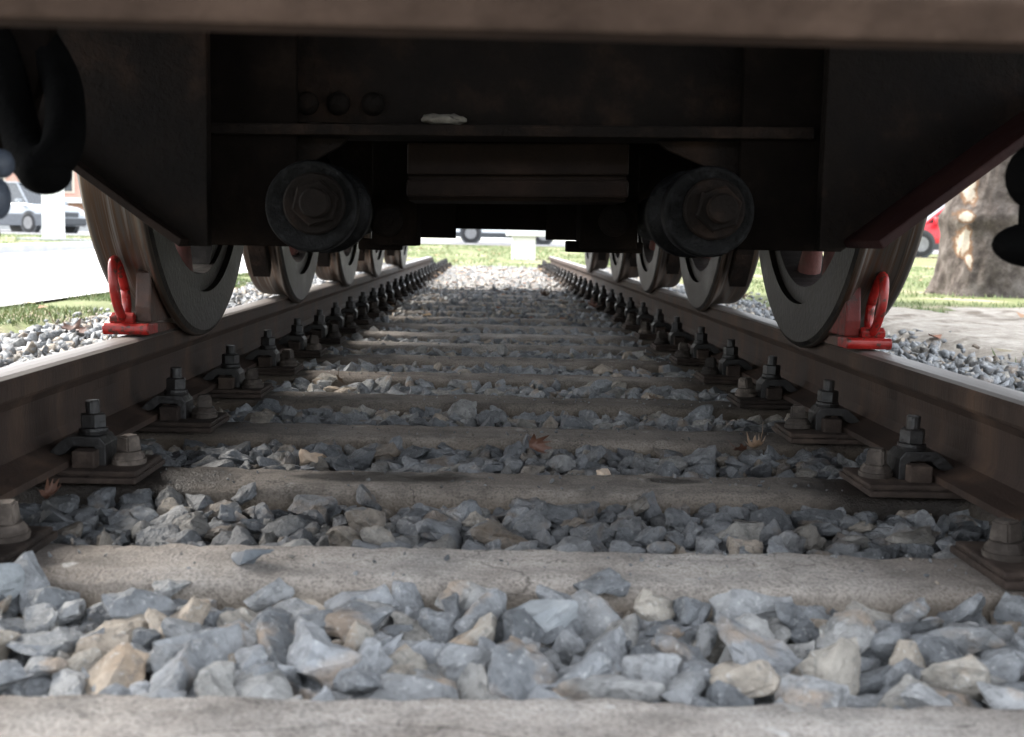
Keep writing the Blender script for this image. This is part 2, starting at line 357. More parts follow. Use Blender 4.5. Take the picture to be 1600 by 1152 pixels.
# ------------------------------------------------------------------ stone library
def stone_shape(seed, cuts):
    rs = np.random.RandomState(seed)
    d = np.array([1.0, rs.uniform(.58, .92), rs.uniform(.36, .66)])
    bm = bmesh.new()
    for _ in range(rs.randint(8, 13)):
        p = rs.uniform(-1, 1, 3); p = p/np.max(np.abs(p))*rs.uniform(.72, 1.0)
        if np.linalg.norm(p) > 1.28: p *= 1.28/np.linalg.norm(p)
        bm.verts.new(p*d*.5)
    r = bmesh.ops.convex_hull(bm, input=bm.verts)
    kill = list({g for g in r['geom_interior'] + r['geom_unused'] if isinstance(g, bmesh.types.BMVert)})
    if kill: bmesh.ops.delete(bm, geom=kill, context='VERTS')
    bmesh.ops.recalc_face_normals(bm, faces=bm.faces)
    planes = np.array([[*f_.normal, f_.normal.dot(f_.verts[0].co)] for f_ in bm.faces])
    bmesh.ops.triangulate(bm, faces=bm.faces)
    if cuts:
        bmesh.ops.subdivide_edges(bm, edges=bm.edges, cuts=cuts, use_grid_fill=True)
        bmesh.ops.triangulate(bm, faces=bm.faces)
        for _ in range(1): bmesh.ops.smooth_vert(bm, verts=bm.verts, factor=.5, use_axis_x=True, use_axis_y=True, use_axis_z=True)
        for v_ in bm.verts:
            n = mnoise.noise(v_.co*3.1 + Vector((seed*3.7, 0, 0)))*.07 + mnoise.noise(v_.co*7 + Vector((seed, 9, 0)))*.05 + mnoise.noise(v_.co*15 + Vector((seed, 2, 5)))*.022
            v_.co = v_.co*1.04 + v_.normal*n
    bm.verts.index_update()
    Vv = np.array([v_.co[:] for v_ in bm.verts]); Ff = np.array([[q.index for q in f_.verts] for f_ in bm.faces])
    bm.free(); return planes, Vv, Ff
NL = 36
HI = [stone_shape(100+i, 4) for i in range(NL)]
LO = [stone_shape(100+i, 0) for i in range(NL)]
def rand_rot(rs, flat=True):
    if flat: q = Matrix.Rotation(rs.uniform(0, 2*PI), 3, 'Z') @ Matrix.Rotation(rs.normal(0, .38) + (PI if rs.rand() < .5 else 0), 3, 'X') @ Matrix.Rotation(rs.normal(0, .38), 3, 'Y')
    else: q = Matrix.Rotation(rs.uniform(0, 6.28), 3, 'Z') @ Matrix.Rotation(rs.uniform(0, 6.28), 3, 'X') @ Matrix.Rotation(rs.uniform(0, 6.28), 3, 'Y')
    return np.array(q)

# ------------------------------------------------------------------ heaping stones into the gaps between sleepers (each dropped where it lies lowest)
RES = .006
GX0, GX1 = -.80, .80
nx = int((GX1-GX0)/RES)
placed = []            # (lib, R, scale, pos, weight)
HMAP = {}
def heap(gap, fill, rs, xlim):
    y1 = S0 + DS*gap + .03 if gap >= 0 else S0 - SW + .02
    yb = S0 + DS*gap; y0 = yb - .035; yf = yb + DS - SW; y1 = yf + .06
    ny = int((y1-y0)/RES)
    X = GX0 + (np.arange(nx)+.5)*RES; Y = y0 + (np.arange(ny)+.5)*RES
    H = np.full((nx, ny), -.065)
    for j, y in enumerate(Y):
        z = max(sleeper_z(yb - y), sleeper_z(yb + DS - y))
        if z > -.5: H[:, j] = max(z, -.065)
    own = np.full((nx, ny), -1, np.int32); start = len(placed)
    core = (Y > yb) & (Y < yf + .03)
    inx = np.abs(X) < xlim - .04
    tries = 0
    while tries < 1300:
        tries += 1
        if H[np.ix_(inx, core)].mean() > fill: break
        s = rs.choice([rs.uniform(.028, .045), rs.uniform(.042, .066), rs.uniform(.062, .09)], p=[.32, .48, .20])*(1.22 if gap < 1 else 1.0)
        lib = rs.randint(NL); pl = HI[lib][0]; best = None
        for c in range(9):
            if c % 3 == 0:
                R = rand_rot(rs, rs.rand() < .72); P = pl.copy(); P[:, :3] = pl[:, :3] @ R.T; P[:, 3] *= s
                w = int(.62*s/RES) + 1; u = np.arange(-w, w+1)*RES
                UX, UY = np.meshgrid(u, u, indexing='ij')
                up = P[:, 2] > .02; dn = P[:, 2] < -.02
                top = ((P[up, 3][:, None, None] - P[up, 0][:, None, None]*UX - P[up, 1][:, None, None]*UY)/P[up, 2][:, None, None]).min(0)
                bot = ((P[dn, 3][:, None, None] - P[dn, 0][:, None, None]*UX - P[dn, 1][:, None, None]*UY)/P[dn, 2][:, None, None]).max(0)
                foot = top > bot + 1e-4
                if foot.sum() < 6: continue
            ci = rs.randint(w, nx-w); cj = int((rs.uniform(yb + .22*s, yf + .03 - .1*s) - y0)/RES)
            if abs(X[ci]) > xlim: continue
            i0, j0 = ci-w, cj-w
            a0, b0 = max(0, -j0), min(2*w+1, ny-j0)
            fh = foot[:, a0:b0]
            if fh.sum() < 5: continue
            sub = H[i0:i0+2*w+1, j0+a0:j0+b0]
            z = np.max((sub - bot[:, a0:b0])[fh]) - .20*s
            t = z + top[:, a0:b0][fh].max()
            score = z + top[:, a0:b0][fh].mean() + (.3 if abs(X[ci]) > .60 and t > .012 else 0)
            if best is None or score < best[0]: best = (score, z, R, ci, cj, i0, a0, j0, b0, fh, top[:, a0:b0].copy(), t, w)
        if best is None: continue
        _, z, R, ci, cj, i0, a0, j0, b0, fh, tp, t, w = best
        if t > (.028 if gap < 1 else (.024 if gap < 5 else .026)) or z > .02: continue
        sub = H[i0:i0+2*w+1, j0+a0:j0+b0]; so = own[i0:i0+2*w+1, j0+a0:j0+b0]
        nt_ = z + tp; g = fh & (nt_ > sub)
        sub[g] = nt_[g]; so[g] = len(placed)
        placed.append([lib, R, s, np.array([X[ci], Y[cj], z]), 0.0])
    ids, cnt = np.unique(own[own >= 0], return_counts=True)
    for a_, c in zip(ids, cnt):
        p = placed[a_]; yy = p[3][1]
        vis = 1.0 if abs(p[3][0]) < .44*yy + .03 else .05
        p[4] = c*RES*RES*vis/(yy*yy)*(1/yy)
    HMAP[gap] = (H, y0)
rs = np.random.RandomState(11)
heap(-1, -.02, rs, .66)
for g in range(10): heap(g, -.020 if g == 0 else (-.024 if g < 5 else -.019), rs, .72)
def top_at(x, y):
    g = int(math.floor((y-S0)/DS)); H, y0 = HMAP[g]
    i = int((x-GX0)/RES); j = min(max(int((y-y0)/RES), 0), H.shape[1]-1)
    return float(H[max(0, i-2):i+3, max(0, j-2):j+3].max())
order = sorted(range(len(placed)), key=lambda i: -placed[i][4])
single = set(order[:300])
lib_me = [arr_mesh('stone', v_, f_, smooth=True, mat=M['stone']) for (_, v_, f_) in HI]
for me_ in lib_me: me_.set_sharp_from_angle(angle=math.radians(27))
def stone_obj(name, lib, R, s, pos, parent=None):
    o = link(name, lib_me[lib], None, parent)
    o.matrix_local = Matrix.Translation(Vector(pos)) @ Matrix([list(map(float, r)) for r in R]).to_4x4() @ Matrix.Scale(s, 4); return o
for i in order[:300]:
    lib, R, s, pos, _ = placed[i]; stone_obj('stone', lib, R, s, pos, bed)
class Mass:
    def __init__(s): s.V = []; s.F = []; s.r = []; s.n = 0
    def add(s, lib, R, sc, pos, rnd):
        v_ = lib[1] @ R.T * sc + pos; s.V.append(v_); s.F.append(lib[2] + s.n); s.r.append(np.full(len(v_), rnd)); s.n += len(v_)
    def build(s, name, mat, parent, smooth):
        o = link(name, arr_mesh(name, np.concatenate(s.V), np.concatenate(s.F), np.concatenate(s.r), mat, smooth), None, parent); o['kind'] = 'stuff'
        if smooth: o.data.set_sharp_from_angle(angle=math.radians(27))
        return o
ma = Mass()
for i, p in enumerate(placed):
    if i not in single: ma.add(HI[p[0]] if p[3][1] < 3.4 else LO[p[0]], p[1], p[2], p[3], rs.rand())
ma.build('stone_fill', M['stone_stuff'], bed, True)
mb = Mass()                                          # shoulders, and the far gaps
def scat(x, y, z, lo=.03, hi=.075):
    mb.add(LO[rs.randint(NL)], rand_rot(rs, False), rs.uniform(lo, hi), np.array([x, y, z]), .3 + .7*rs.rand() if abs(x) > .7 else (rs.uniform(.72, .9) if y > 9.3 else rs.rand()))
for g in range(10, NS+2):
    for _ in range(240): scat(rs.uniform(-.68, .68), S0+DS*g + rs.uniform(-.03, DS-SW+.03), -.018 + rs.normal(0, .008))
    for _ in range(14): scat(rs.uniform(-.55, .55), S0+DS*g - rs.uniform(0, SW), .004, .018, .045)
for sgn in (-1, 1):
    for _ in range(11000):
        y = 2.0 + 13*rs.rand()**1.25; ax = .80 + rs.rand()*1.1
        edge = (1.86 if sgn < 0 else 1.66) + .14*mnoise.noise((y*1.5, sgn*4, 0))
        if ax > edge: continue
        scat(sgn*ax, y, bedz(ax, 0) + .010 + rs.uniform(0, .028), .03, .08)
    for _ in range(260): scat(sgn*rs.uniform(1.65, 2.1), rs.uniform(2.5, 13), -.002, .015, .045)
for _ in range(500): scat(rs.uniform(-1.7, 1.7), rs.uniform(15.3, 16.8), .0, .03, .06)
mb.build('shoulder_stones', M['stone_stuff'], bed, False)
mc = Mass()                                          # crumbs lying on the sleepers
for k_ in range(1, 8):
    for _ in range(70):
        mc.add(LO[rs.randint(NL)], rand_rot(rs, False), rs.uniform(.003, .009)*(1.6 if rs.rand() < .1 else 1), np.array([rs.uniform(-.56, .56), S0+DS*k_ - rs.uniform(.005, .13), .0015]), rs.rand())
mc.build('grit', M['stone_stuff'], bed, False)

# loose stones that stand out
def loose(lib, x, y, z, s, rot, label, mat=None):
    R = np.array(Matrix.Rotation(rot[2], 3, 'Z') @ Matrix.Rotation(rot[1], 3, 'Y') @ Matrix.Rotation(rot[0], 3, 'X'))
    me = lib_me[lib] if mat is None else lib_me[lib].copy()
    zb = float((HI[lib][1] @ R.T * s)[:, 2].min())
    o = link('loose_stone', me); o.matrix_world = Matrix.Translation((x, y, z - zb - .002)) @ Matrix([list(map(float, r)) for r in R]).to_4x4() @ Matrix.Scale(s, 4)
    if mat: me.materials.clear(); me.materials.append(mat)
    return tag(o, label, 'stone')
M['tanstone'] = worn('tan_stone', (.36, .26, .18), (.46, .36, .27), (.50, .43, .35), scale=24, rough=.8, bump=.5, stretch=(.065, .065, .065))
M['greystone'] = worn('grey_stone', (.20, .215, .225), (.30, .32, .33), (.40, .41, .41), scale=22, rough=.75, bump=.6, bscale=120, stretch=(.065, .065, .065))
M['darkstone'] = worn('dark_blue_stone', (.07, .08, .09), (.14, .155, .17), (.36, .35, .33), scale=22, rough=.7, bump=.6, bscale=120, stretch=(.065, .065, .065))
loose(3, -.300, 1.335, 0, .058, (0, 0, .3), 'dark grey stone lying alone on the second sleeper, left of centre', M['darkstone'])
loose(9, .030, 1.19, top_at(.03, 1.205)-.03, .100, (.1, -.55, .2), 'big grey slab of stone tipped up against the second sleeper', M['greystone'])
loose(14, -.344, 2.06, top_at(-.344, 2.06)-.018, .062, (.9, .2, .4), 'tan upright stone on the ballast behind the third sleeper', M['tanstone'])
loose(20, .17, 1.945, top_at(.17, 1.945)-.018, .052, (.2, .3, .9), 'pale cream stone just behind the third sleeper, right of centre', M['tanstone'])
loose(26, -.56, 1.235, top_at(-.56, 1.235)-.012, .072, (1.2, .2, .5), 'blue grey stone heaped highest beside the left coach screw of the second sleeper', M['greystone'])

# ------------------------------------------------------------------ sleepers with baseplates, clips and screws
def sleeper_mesh(seed, mat):
    prof = [(0, -.19), (0, -.010), (-.004, -.003), (-.012, 0), (-.05, .001), (-.09, 0), (-SF+.004, -.0005), (-SF-.006, -.003), (-SW+.003, -SC2+.003), (-SW, -SC2-.004), (-SW-.003, -.07), (-SW-.006, -.19)]
    nxs = 200; V = []; F = []
    for i in range(nxs+1):
        x = -1.25 + 2.5*i/nxs
        for j, (y, z) in enumerate(prof):
            e = .0050*mnoise.noise((x*7, j*.6, seed*5.1)) + .0034*mnoise.noise((x*25, j*1.3, seed*2.1)) + .0022*mnoise.noise((x*60, j*2.3, seed))
            V.append((x, y + (e if j not in (4, 5) else 0), z + (e*.8 if 0 < j < 9 else 0)))
    m = len(prof)
    for i in range(nxs):
        for j in range(m-1): F.append((i*m+j, i*m+j+1, (i+1)*m+j+1, (i+1)*m+j))
    return arr_mesh('sleeper', V, F, smooth=True, mat=mat)
SM = {w: [sleeper_mesh(q, M[w]) for q in range(5)] for w in ('sleeper', 'sleeper_dark', 'sleeper_mid')}; SST = sleeper_mesh(9, M['sleeper_stained'])
def mk(fn, mat, smooth=False, name='m'):
    bm = bmesh.new(); fn(bm); return mesh(bm, name, smooth, mat)
def plate_fn(bm):                                   # origin under the rail centre; ribs each side of the rail foot
    box(bm, -.184, .184, -.082, .082, .001, .011, .003)
    box(bm, -.182, .182, -.072, .072, .0105, .0195, .004)
    for s in (-1, 1): box(bm, s*.0935-.018, s*.0935+.018, -.052, -.020, .018, .046, .003); box(bm, s*.0935-.018, s*.0935+.018, .020, .052, .018, .046, .003)
me_plate = mk(plate_fn, M['plate'], name='baseplate')
def clip_fn(bm):                                    # towards +X the leg on the plate, towards -X the toe on the rail foot
    prism(bm, [(.030, 0), (.030, .034), (.020, .046), (-.030, .046), (-.044, .036), (-.060, .020), (-.056, .012), (-.034, .018), (-.022, .030), (.012, .030), (.012, 0)], 'Y', -.030, .030, .002)
me_clip = mk(clip_fn, M['clip'], name='rail_clip')
def nut_fn(bm):
    lathe(bm, [(.0455, .0235), (.0500, .0245), (.0505, .0215)], 'Z', seg=20)
    lathe(bm, [(.0500, .0225), (.0555, .0225), (.0560, .021)], 'Z', seg=20)
    lathe(bm, [(.0558, .0195), (.0575, .0208), (.0770, .0208), (.0795, .0185)], 'Z', seg=6)
    lathe(bm, [(.0790, .0112), (.0985, .0112), (.1005, .0098)], 'Z', seg=14)
me_nut = mk(nut_fn, M['clip'], name='clip_nut')
def screw_fn(bm):
    lathe(bm, [(.0, .0265), (.008, .0275), (.0085, .024)], 'Z', seg=22)
    lathe(bm, [(.0083, .0245), (.013, .0245), (.020, .019), (.0205, .012)], 'Z', seg=22)
    r = bmesh.ops.create_cube(bm, size=1); vs = r['verts']
    for v_ in vs: v_.co = Vector((v_.co.x*(.030 if v_.co.z < 0 else .025), v_.co.y*(.030 if v_.co.z < 0 else .025), .019 if v_.co.z < 0 else .046))
    bmesh.ops.bevel(bm, geom=list({e for v_ in vs for e in v_.link_edges}), offset=.003, segments=2, affect='EDGES')
me_screw = mk(screw_fn, M['screw'], name='coach_screw')
ORD = 'first second third fourth fifth sixth seventh eighth ninth tenth eleventh twelfth thirteenth fourteenth fifteenth sixteenth seventeenth eighteenth nineteenth twentieth'.split()
ORD += ['twenty-' + o for o in ORD[:9]] + ['thirtieth', 'thirty-first', 'thirty-second']
EXTRA = {0: 'pale dusty sleeper across the very bottom of the photo', 1: 'brown grey sleeper with the single dark stone lying on it, second from the bottom',
         2: 'damp sleeper with two dark oil stains, third from the bottom'}
rs2 = np.random.RandomState(5)
for kx in range(NS):
    y = S0 + DS*kx
    s = link('sleeper', SST if kx == 2 else SM['sleeper' if kx < 2 or kx > 6 else ('sleeper_dark' if kx < 5 else 'sleeper_mid')][kx % 5], None, None, (rs2.normal(0, .008), y, 0))
    tag(s, EXTRA.get(kx, f'weathered sleeper under both rails, the {ORD[kx]} counted from the bottom of the photo'), 'sleeper', 'sleepers of the railway track')
    for sg in (-1, 1):
        bp = link('baseplate', me_plate, None, s, (sg*.753 - s.location.x, -.072 + rs2.normal(0, .003), 0))
        for t in (-1, 1):                          # inner and outer side of the rail
            rz = 0 if t > 0 else PI
            link('rail_clip', me_clip, None, bp, (t*.092, 0, .0193), (0, 0, rz))
            link('clip_nut', me_nut, None, bp, (t*.094, 0, .0193), (rs2.normal(0, .03), rs2.normal(0, .03), rs2.rand()*6))
            link('coach_screw', me_screw, None, bp, (t*.150, rs2.normal(0, .006), .0193), (rs2.normal(0, .03), rs2.normal(0, .03), rs2.rand()*6))

# ------------------------------------------------------------------ rails
half = [(.070, .0), (.070, .0105), (.045, .0165), (.017, .026), (.0085, .042), (.008, .080), (.010, .100), (.018, .113), (.0335, .119), (.0355, .124), (.036, .146), (.0325, .1535), (.024, .1572), (.010, .1585)]
prof = half + [(-x, z) for x, z in half[::-1]]
def rail(sg, yend, label):
    bm = bmesh.new(); ysr = list(np.arange(-1.5, yend+.01, .25)); rows = []
    for y in ysr: rows.append([bm.verts.new((x + .0008*mnoise.noise((y*3, i*.3, sg)), y, z + .0195)) for i, (x, z) in enumerate(prof)])
    m = len(prof)
    for A, B in zip(rows, rows[1:]):
        for i in range(m):
            f_ = bm.faces.new((A[i], A[(i+1) % m], B[(i+1) % m], B[i]))
            if 11 <= i <= m-13 or (i >= 11 and i <= 15): f_.material_index = 1
    bm.faces.new(rows[0]); bm.faces.new(rows[-1][::-1])
    me = mesh(bm, 'rail'); me.materials.append(M['rail']); me.materials.append(M['railtop'])
    return tag(link('rail', me, None, None, (sg*.7535, 0, 0)), label, 'rail', 'rails of the track')
rail(-1, 13.4, 'rusty steel rail on the left, fading to a bright worn head'); rail(1, 15.6, 'rusty steel rail on the right, nearer the tree trunk')

# ------------------------------------------------------------------ the rail vehicle overhead
loco = empty('locomotive', (0, 5.2, 0), 'grimy dark railway locomotive standing over the track, seen from underneath its end', 'locomotive')
loco_parts = []
def lp(name, mat, fn, smooth=False, parent=None, label=None):
    o = part(name, parent or loco, mat, fn, smooth, label)
    if parent is None: o.location = (0, -5.2, 0)
    return o
lp('end_beam', M['beam'], lambda bm: prism(bm, [(.70, .536), (.712, .514), (.735, .512), (.745, .53), (.745, .86), (.70, .86)], 'X', -1.35, 1.35, .003), label='rusty brown end beam with a worn lower edge')
lp('deck', M['soot'], lambda bm: box(bm, -1.398, 1.398, .75, 9.6, .99, 1.058))
lp('body_shell', M['grime'], lambda bm: box(bm, -1.36, 1.36, .85, 9.4, 1.06, 2.5, .02))
for sg in (-1, 1):
    lp('side_valance', M['grime'], lambda bm, s=sg: box(bm, min(s*1.42, s*1.40), max(s*1.42, s*1.40), .75, 9.6, .93, 1.06))
    lp('frame_plate', M['soot'], lambda bm, s=sg: box(bm, s*.60-.014, s*.60+.014, 2.0, 9.7, .60, .99))
lp('side_plate', M['grime'], lambda bm: prism(bm, [(-.492, .99), (-.492, .367), (-.528, .367), (-.579, .404), (-.762, .536), (-.90, .63), (-1.15, .72), (-1.15, .99)], 'Y', 1.90, 1.93, .003))
lp('side_plate', M['grime'], lambda bm: prism(bm, [(.511, .99), (.511, .381), (.548, .381), (.575, .40), (.776, .556), (.90, .65), (1.15, .74), (1.15, .99)], 'Y', 1.90, 1.93, .003))
lp('edge_flange', M['brown'], lambda bm: prism(bm, [(-.525, .366), (-.579, .402), (-.762, .533), (-.90, .627), (-.897, .640), (-.760, .546), (-.574, .413), (-.521, .378)], 'Y', 1.85, 1.899, .002))
lp('edge_flange', M['primer'], lambda bm: prism(bm, [(.556, .386), (.776, .556), (.90, .650), (.895, .662), (.770, .570), (.549, .399)], 'Y', 1.72, 1.899, .003), label='dark red primed flange along the sloping plate edge')
lp('inner_plate', M['soot'], lambda bm: box(bm, -.56, -.36, 1.97, 1.99, .369, .99, .002))
lp('inner_plate', M['soot'], lambda bm: box(bm, .39, .57, 1.97, 1.99, .380, .99, .002))
def cross(bm):
    box(bm, -.49, .509, 2.05, 2.07, .585, .99)
    prism(bm, [(-.499, .553), (.509, .567), (.509, .587), (-.499, .571)], 'Y', 1.955, 2.075, .003)
lp('cross_beam', M['grime'], cross)
for x in (-.354, -.300, -.24): lp('rivet', M['grime'], lambda bm, x=x: lathe(bm, [(2.052, .021), (2.040, .019), (2.032, .010)], 'Y', (x, 0, .622 + x*.015), 14), True)
lp('gusset', M['grime'], lambda bm: prism(bm, [(-.488, .552), (-.488, .459), (-.433, .461), (-.292, .539), (-.275, .555)], 'Y', 1.998, 2.012, .002))
lp('gusset', M['grime'], lambda bm: prism(bm, [(.500, .565), (.500, .468), (.446, .478), (.268, .547), (.250, .562)], 'Y', 1.998, 2.012, .002))
def cbox(bm):
    prism(bm, [(-.182, .500), (.214, .508), (.214, .564), (-.182, .556)], 'Y', 2.085, 2.30, .004)
    prism(bm, [(-.182, .461), (.214, .467), (.214, .499), (-.182, .491)], 'Y', 2.075, 2.30, .005)
    prism(bm, [(-.180, .455), (.212, .461), (.212, .512), (-.180, .504)], 'Y', 2.10, 2.29)
lp('drag_box', M['brown'], cbox)
lp('mud_patch', M['mud'], lambda bm: (bmesh.ops.create_icosphere(bm, subdivisions=3, radius=1), [setattr(v_, 'co', Vector((-.116 + v_.co.x*.040, 2.045 + v_.co.y*.014, .594 + v_.co.z*.009)) + Vector((mnoise.noise(v_.co*4), 0, mnoise.noise(v_.co*5)))*.006) for v_ in list(bm.verts)]), True, label='pale lump of dried mud')
def buffer(x, z):
    pad = lp('spring_pad', M['pad'], lambda bm: (lathe(bm, [(1.785, .062), (1.782, .068), (1.790, .0705), (1.822, .0705), (1.828, .066), (1.832, .056), (1.94, .056), (1.945, .067), (1.952, .0735), (1.985, .0735), (1.99, .068), (1.995, .045), (2.4, .045)], 'Y', (x, 0, z), 44)), True)
    part('washer', pad, M['grime'], lambda bm: lathe(bm, [(1.786, .048), (1.774, .047), (1.771, .044)], 'Y', (x+.006, 0, z+.004), 32), False)
    part('nut', pad, M['grime'], lambda bm: lathe(bm, [(1.775, .036), (1.756, .036), (1.753, .033)], 'Y', (x+.010, 0, z+.004), 6, phase=.3), False)
    part('bolt_end', pad, M['grime'], lambda bm: lathe(bm, [(1.76, .023), (1.738, .023), (1.734, .020)], 'Y', (x+.012, 0, z+.004), 24), False)
buffer(-.306, .433); buffer(.306, .438)
def hanger(x0, x1, z0, xc, zc):
    h = lp('hanger_block', M['soot'], lambda bm: box(bm, x0, x1, 2.31, 2.44, z0, .60, .004))
    part('hanger_cap', h, M['grime'], lambda bm: (lathe(bm, [(2.312, .032), (2.300, .031), (2.297, .024)], 'Y', (xc, 0, zc), 24), lathe(bm, [(2.30, .014), (2.288, .013)], 'Y', (xc, 0, zc), 6)), False)
hanger(-.268, -.178, .372, -.236, .421); hanger(.148, .262, .374, .214, .430)
lp('hanger_foot', M['soot'], lambda bm: box(bm, -.30, -.215, 2.36, 2.43, .362, .385, .003)); lp('hanger_foot', M['soot'], lambda bm: box(bm, .125, .28, 2.36, 2.43, .366, .389, .003))
lp('step_bracket', M['soot'], lambda bm: box(bm, -.197, -.110, 2.58, 2.62, .389, .62, .002)); lp('step_bracket', M['soot'], lambda bm: box(bm, .092, .185, 2.58, 2.62, .390, .62, .002))
lp('ash_pan', M['soot'], lambda bm: prism(bm, [(-.40, .99), (-.40, .56), (-.31, .458), (.36, .463), (.42, .56), (.42, .99)], 'Y', 2.63, 8.6, .004))
lp('ash_pan_screen', M['soot'], lambda bm: box(bm, -.215, .19, 2.60, 2.625, .411, .62, .003))  # plate added to hide the pan's pale underside
# wheels
tyre_prof = [(.0, .425), (.0, .513), (.005, .523), (.012, .527), (.020, .525), (.028, .514), (.036, .504), (.048, .5005), (.110, .4970), (.126, .4955), (.135, .490), (.135, .425)]
bm = bmesh.new(); lathe(bm, tyre_prof, 'X', seg=88, closed=True); bmesh.ops.recalc_face_normals(bm, faces=bm.faces)
for f_ in bm.faces:
    c = f_.calc_center_median(); rr = math.hypot(c.y, c.z)
    if rr < .485 or c.x < .004 or c.x > .132: f_.material_index = 1
me_tyre = mesh(bm, 'tyre', False); me_tyre.materials.append(M['tread']); me_tyre.materials.append(M['tyreface'])
me_tyre.polygons.foreach_set('use_smooth', [p.material_index == 0 for p in me_tyre.polygons])
def rim_fn(bm):
    lathe(bm, [(.014, .385), (.014, .424), (.122, .424), (.122, .385)], 'X', seg=64, closed=True)
    lathe(bm, [(.0, .118), (-.012, .105), (-.012, .082), (.15, .082), (.15, .118)], 'X', seg=36, closed=True)
    prism(bm, [(.384*math.sin(t), .384*math.cos(t)) for t in np.linspace(-.62, .62, 13)], 'X', .024, .112)
me_rim = mk(rim_fn, M['tyreface'], False, 'wheel')
def spoke_fn(bm):
    rows = []
    for r, w, d in ((.11, .030, .034), (.20, .024, .028), (.31, .021, .024), (.387, .027, .03)):
        rows.append([bm.verts.new((.07 + d*math.cos(t), w*math.sin(t), r)) for t in np.linspace(0, 2*PI, 10, endpoint=False)])
    for A, B in zip(rows, rows[1:]):
        for i in range(10): bm.faces.new((A[i], A[(i+1) % 10], B[(i+1) % 10], B[i]))
me_spoke = mk(spoke_fn, M['spoke'], True, 'spoke')
me_axle = mk(lambda bm: lathe(bm, [(-.69, .08), (-.5, .075), (.5, .075), (.69, .08)], 'X', seg=28), M['grime'], True, 'axle')
def brake_fn(bm):
    vs = []
    angs = np.linspace(math.radians(-50), math.radians(12), 12)
    poly = [(-.508*math.cos(t), .508*math.sin(t)) for t in angs] + [(-.555*math.cos(t), .555*math.sin(t)) for t in angs[::-1]]
    prism(bm, poly, 'X', .044, .098, .003)
    box(bm, .06, .08, -.58, -.553, -.25, .42)
me_brake = mk(brake_fn, M['grime'], False, 'brake_block')
for wi, y in enumerate((2.70, 4.05, 5.40, 6.75, 8.70)):
    link('axle', me_axle, None, loco, (0, y-5.2, .678))
    for sg in (-1, 1):
        w = link('wheel', me_rim, None, loco, (sg*.69, y-5.2, .678), (rs2.rand()*6 if wi else (1.0 if sg > 0 else 2.2), 0, 0 if sg > 0 else PI))
        link('tyre', me_tyre, None, w)
        for q in range(11): link('spoke', me_spoke, None, w, (0, 0, 0), (2*PI*(q+.5)/11, 0, 0))
        if wi:
            br = link('brake_block', me_brake, None, loco, (sg*.69, y-5.2, .678))
            if sg < 0: br.scale = (-1, 1, 1)
# hoses hanging at the end
lp('hose_bracket', M['soot'], lambda bm: prism(bm, [(-.82, .985), (-.50, .985), (-.515, .60), (-.548, .482), (-.575, .462), (-.64, .45), (-.82, .47)], 'Y', 1.30, 1.325, .004))
def hose(ctrl, r, heads):
    h = lp('brake_hose', M['rubber'], lambda bm: tube(bm, smooth_path(ctrl), r, 14), True)
    for (c, e, mat) in heads:
        part('coupling_head', h, mat, lambda bm, c=c, e=e: (bmesh.ops.create_uvsphere(bm, u_segments=18, v_segments=12, radius=1), [setattr(v_, 'co', Vector((c[0]+v_.co.x*e[0], c[1]+v_.co.y*e[1], c[2]+v_.co.z*e[2]))) for v_ in list(bm.verts)]), True)
hose([(-.575, 1.31, .60), (-.545, 1.28, .51), (-.515, 1.23, .468), (-.492, 1.2, .452), (-.474, 1.21, .468), (-.485, 1.26, .51), (-.51, 1.31, .56), (-.55, 1.33, .62)], .021, [((-.486, 1.2, .446), (.027, .027, .022), M['rubber'])])
hose([(-.62, 1.02, .74), (-.58, 1.05, .56), (-.535, 1.1, .47), (-.530, 1.1, .41), (-.535, 1.11, .385)], .017, [((-.507, 1.15, .452), (.009, .02, .014), M['bluegrey']), ((-.512, 1.15, .418), (.010, .02, .020), M['bluegrey']), ((-.513, 1.1, .384), (.021, .022, .018), M['rubber'])])
hose([(.62, 1.15, .74), (.58, 1.18, .60), (.545, 1.2, .50), (.543, 1.2, .45), (.550, 1.2, .40), (.60, 1.2, .36), (.66, 1.2, .40), (.70, 1.2, .55)], .022, [((.542, 1.2, .466), (.038, .03, .037), M['rubber']), ((.540, 1.2, .395), (.045, .032, .024), M['rubber'])])

# ------------------------------------------------------------------ wheel chocks
def chock(sg, y, x, label, shoe):
    c = empty('wheel_chock', (sg*x, y, .178), label, 'wheel chock', 'red wheel chocks under the first wheels')
    def I(a_, b_): return (sg*b_, sg*a_) if sg < 0 else (a_, b_)          # a: inboard (negative) .. outboard
    part('base_plate', c, M['red'], lambda bm: prism(bm, [(-.022, .012), (-.016, .004), (.050, .004), (.050, .024), (-.014, .027), (-.022, .022)], 'X', -.046, .046, .003))
    part('tongue', c, M['rustshoe'], lambda bm: prism(bm, [(.052, .0005), (.27, .0005), (.27, .004), (.16, .018), (.052, .022)], 'X', -.036, .036, .001))
    curve = [(.165 - .118*q/8 + .050*math.sin(PI*q/8)*.0, .026 + .112*(q/8)**1.35) for q in range(9)]
    part('wedge', c, shoe, lambda bm: prism(bm, [(.012, .027), (.006, .060), (.016, .128), (.030, .138)] + curve[::-1], 'X', *I(-.044, -.012), .004))
    part('cross_rib', c, M['red'], lambda bm: (prism(bm, [(-.004, .026), (-.008, .040), (.004, .048), (.05, .026)], 'X', *I(-.012, .036), .003)))
    ctrl = []
    for t in np.linspace(0, 2*PI, 29):
        cz = math.sin(t); w_ = .034*(1 - .22*cz) if cz > 0 else .034
        ctrl.append(Vector((sg*(.014 + .004*cz), -.006 + w_*math.cos(t) - .016*cz, .094 + .060*cz)))
    part('handle', c, M['red'], lambda bm: tube(bm, ctrl, .0092, 12), True)
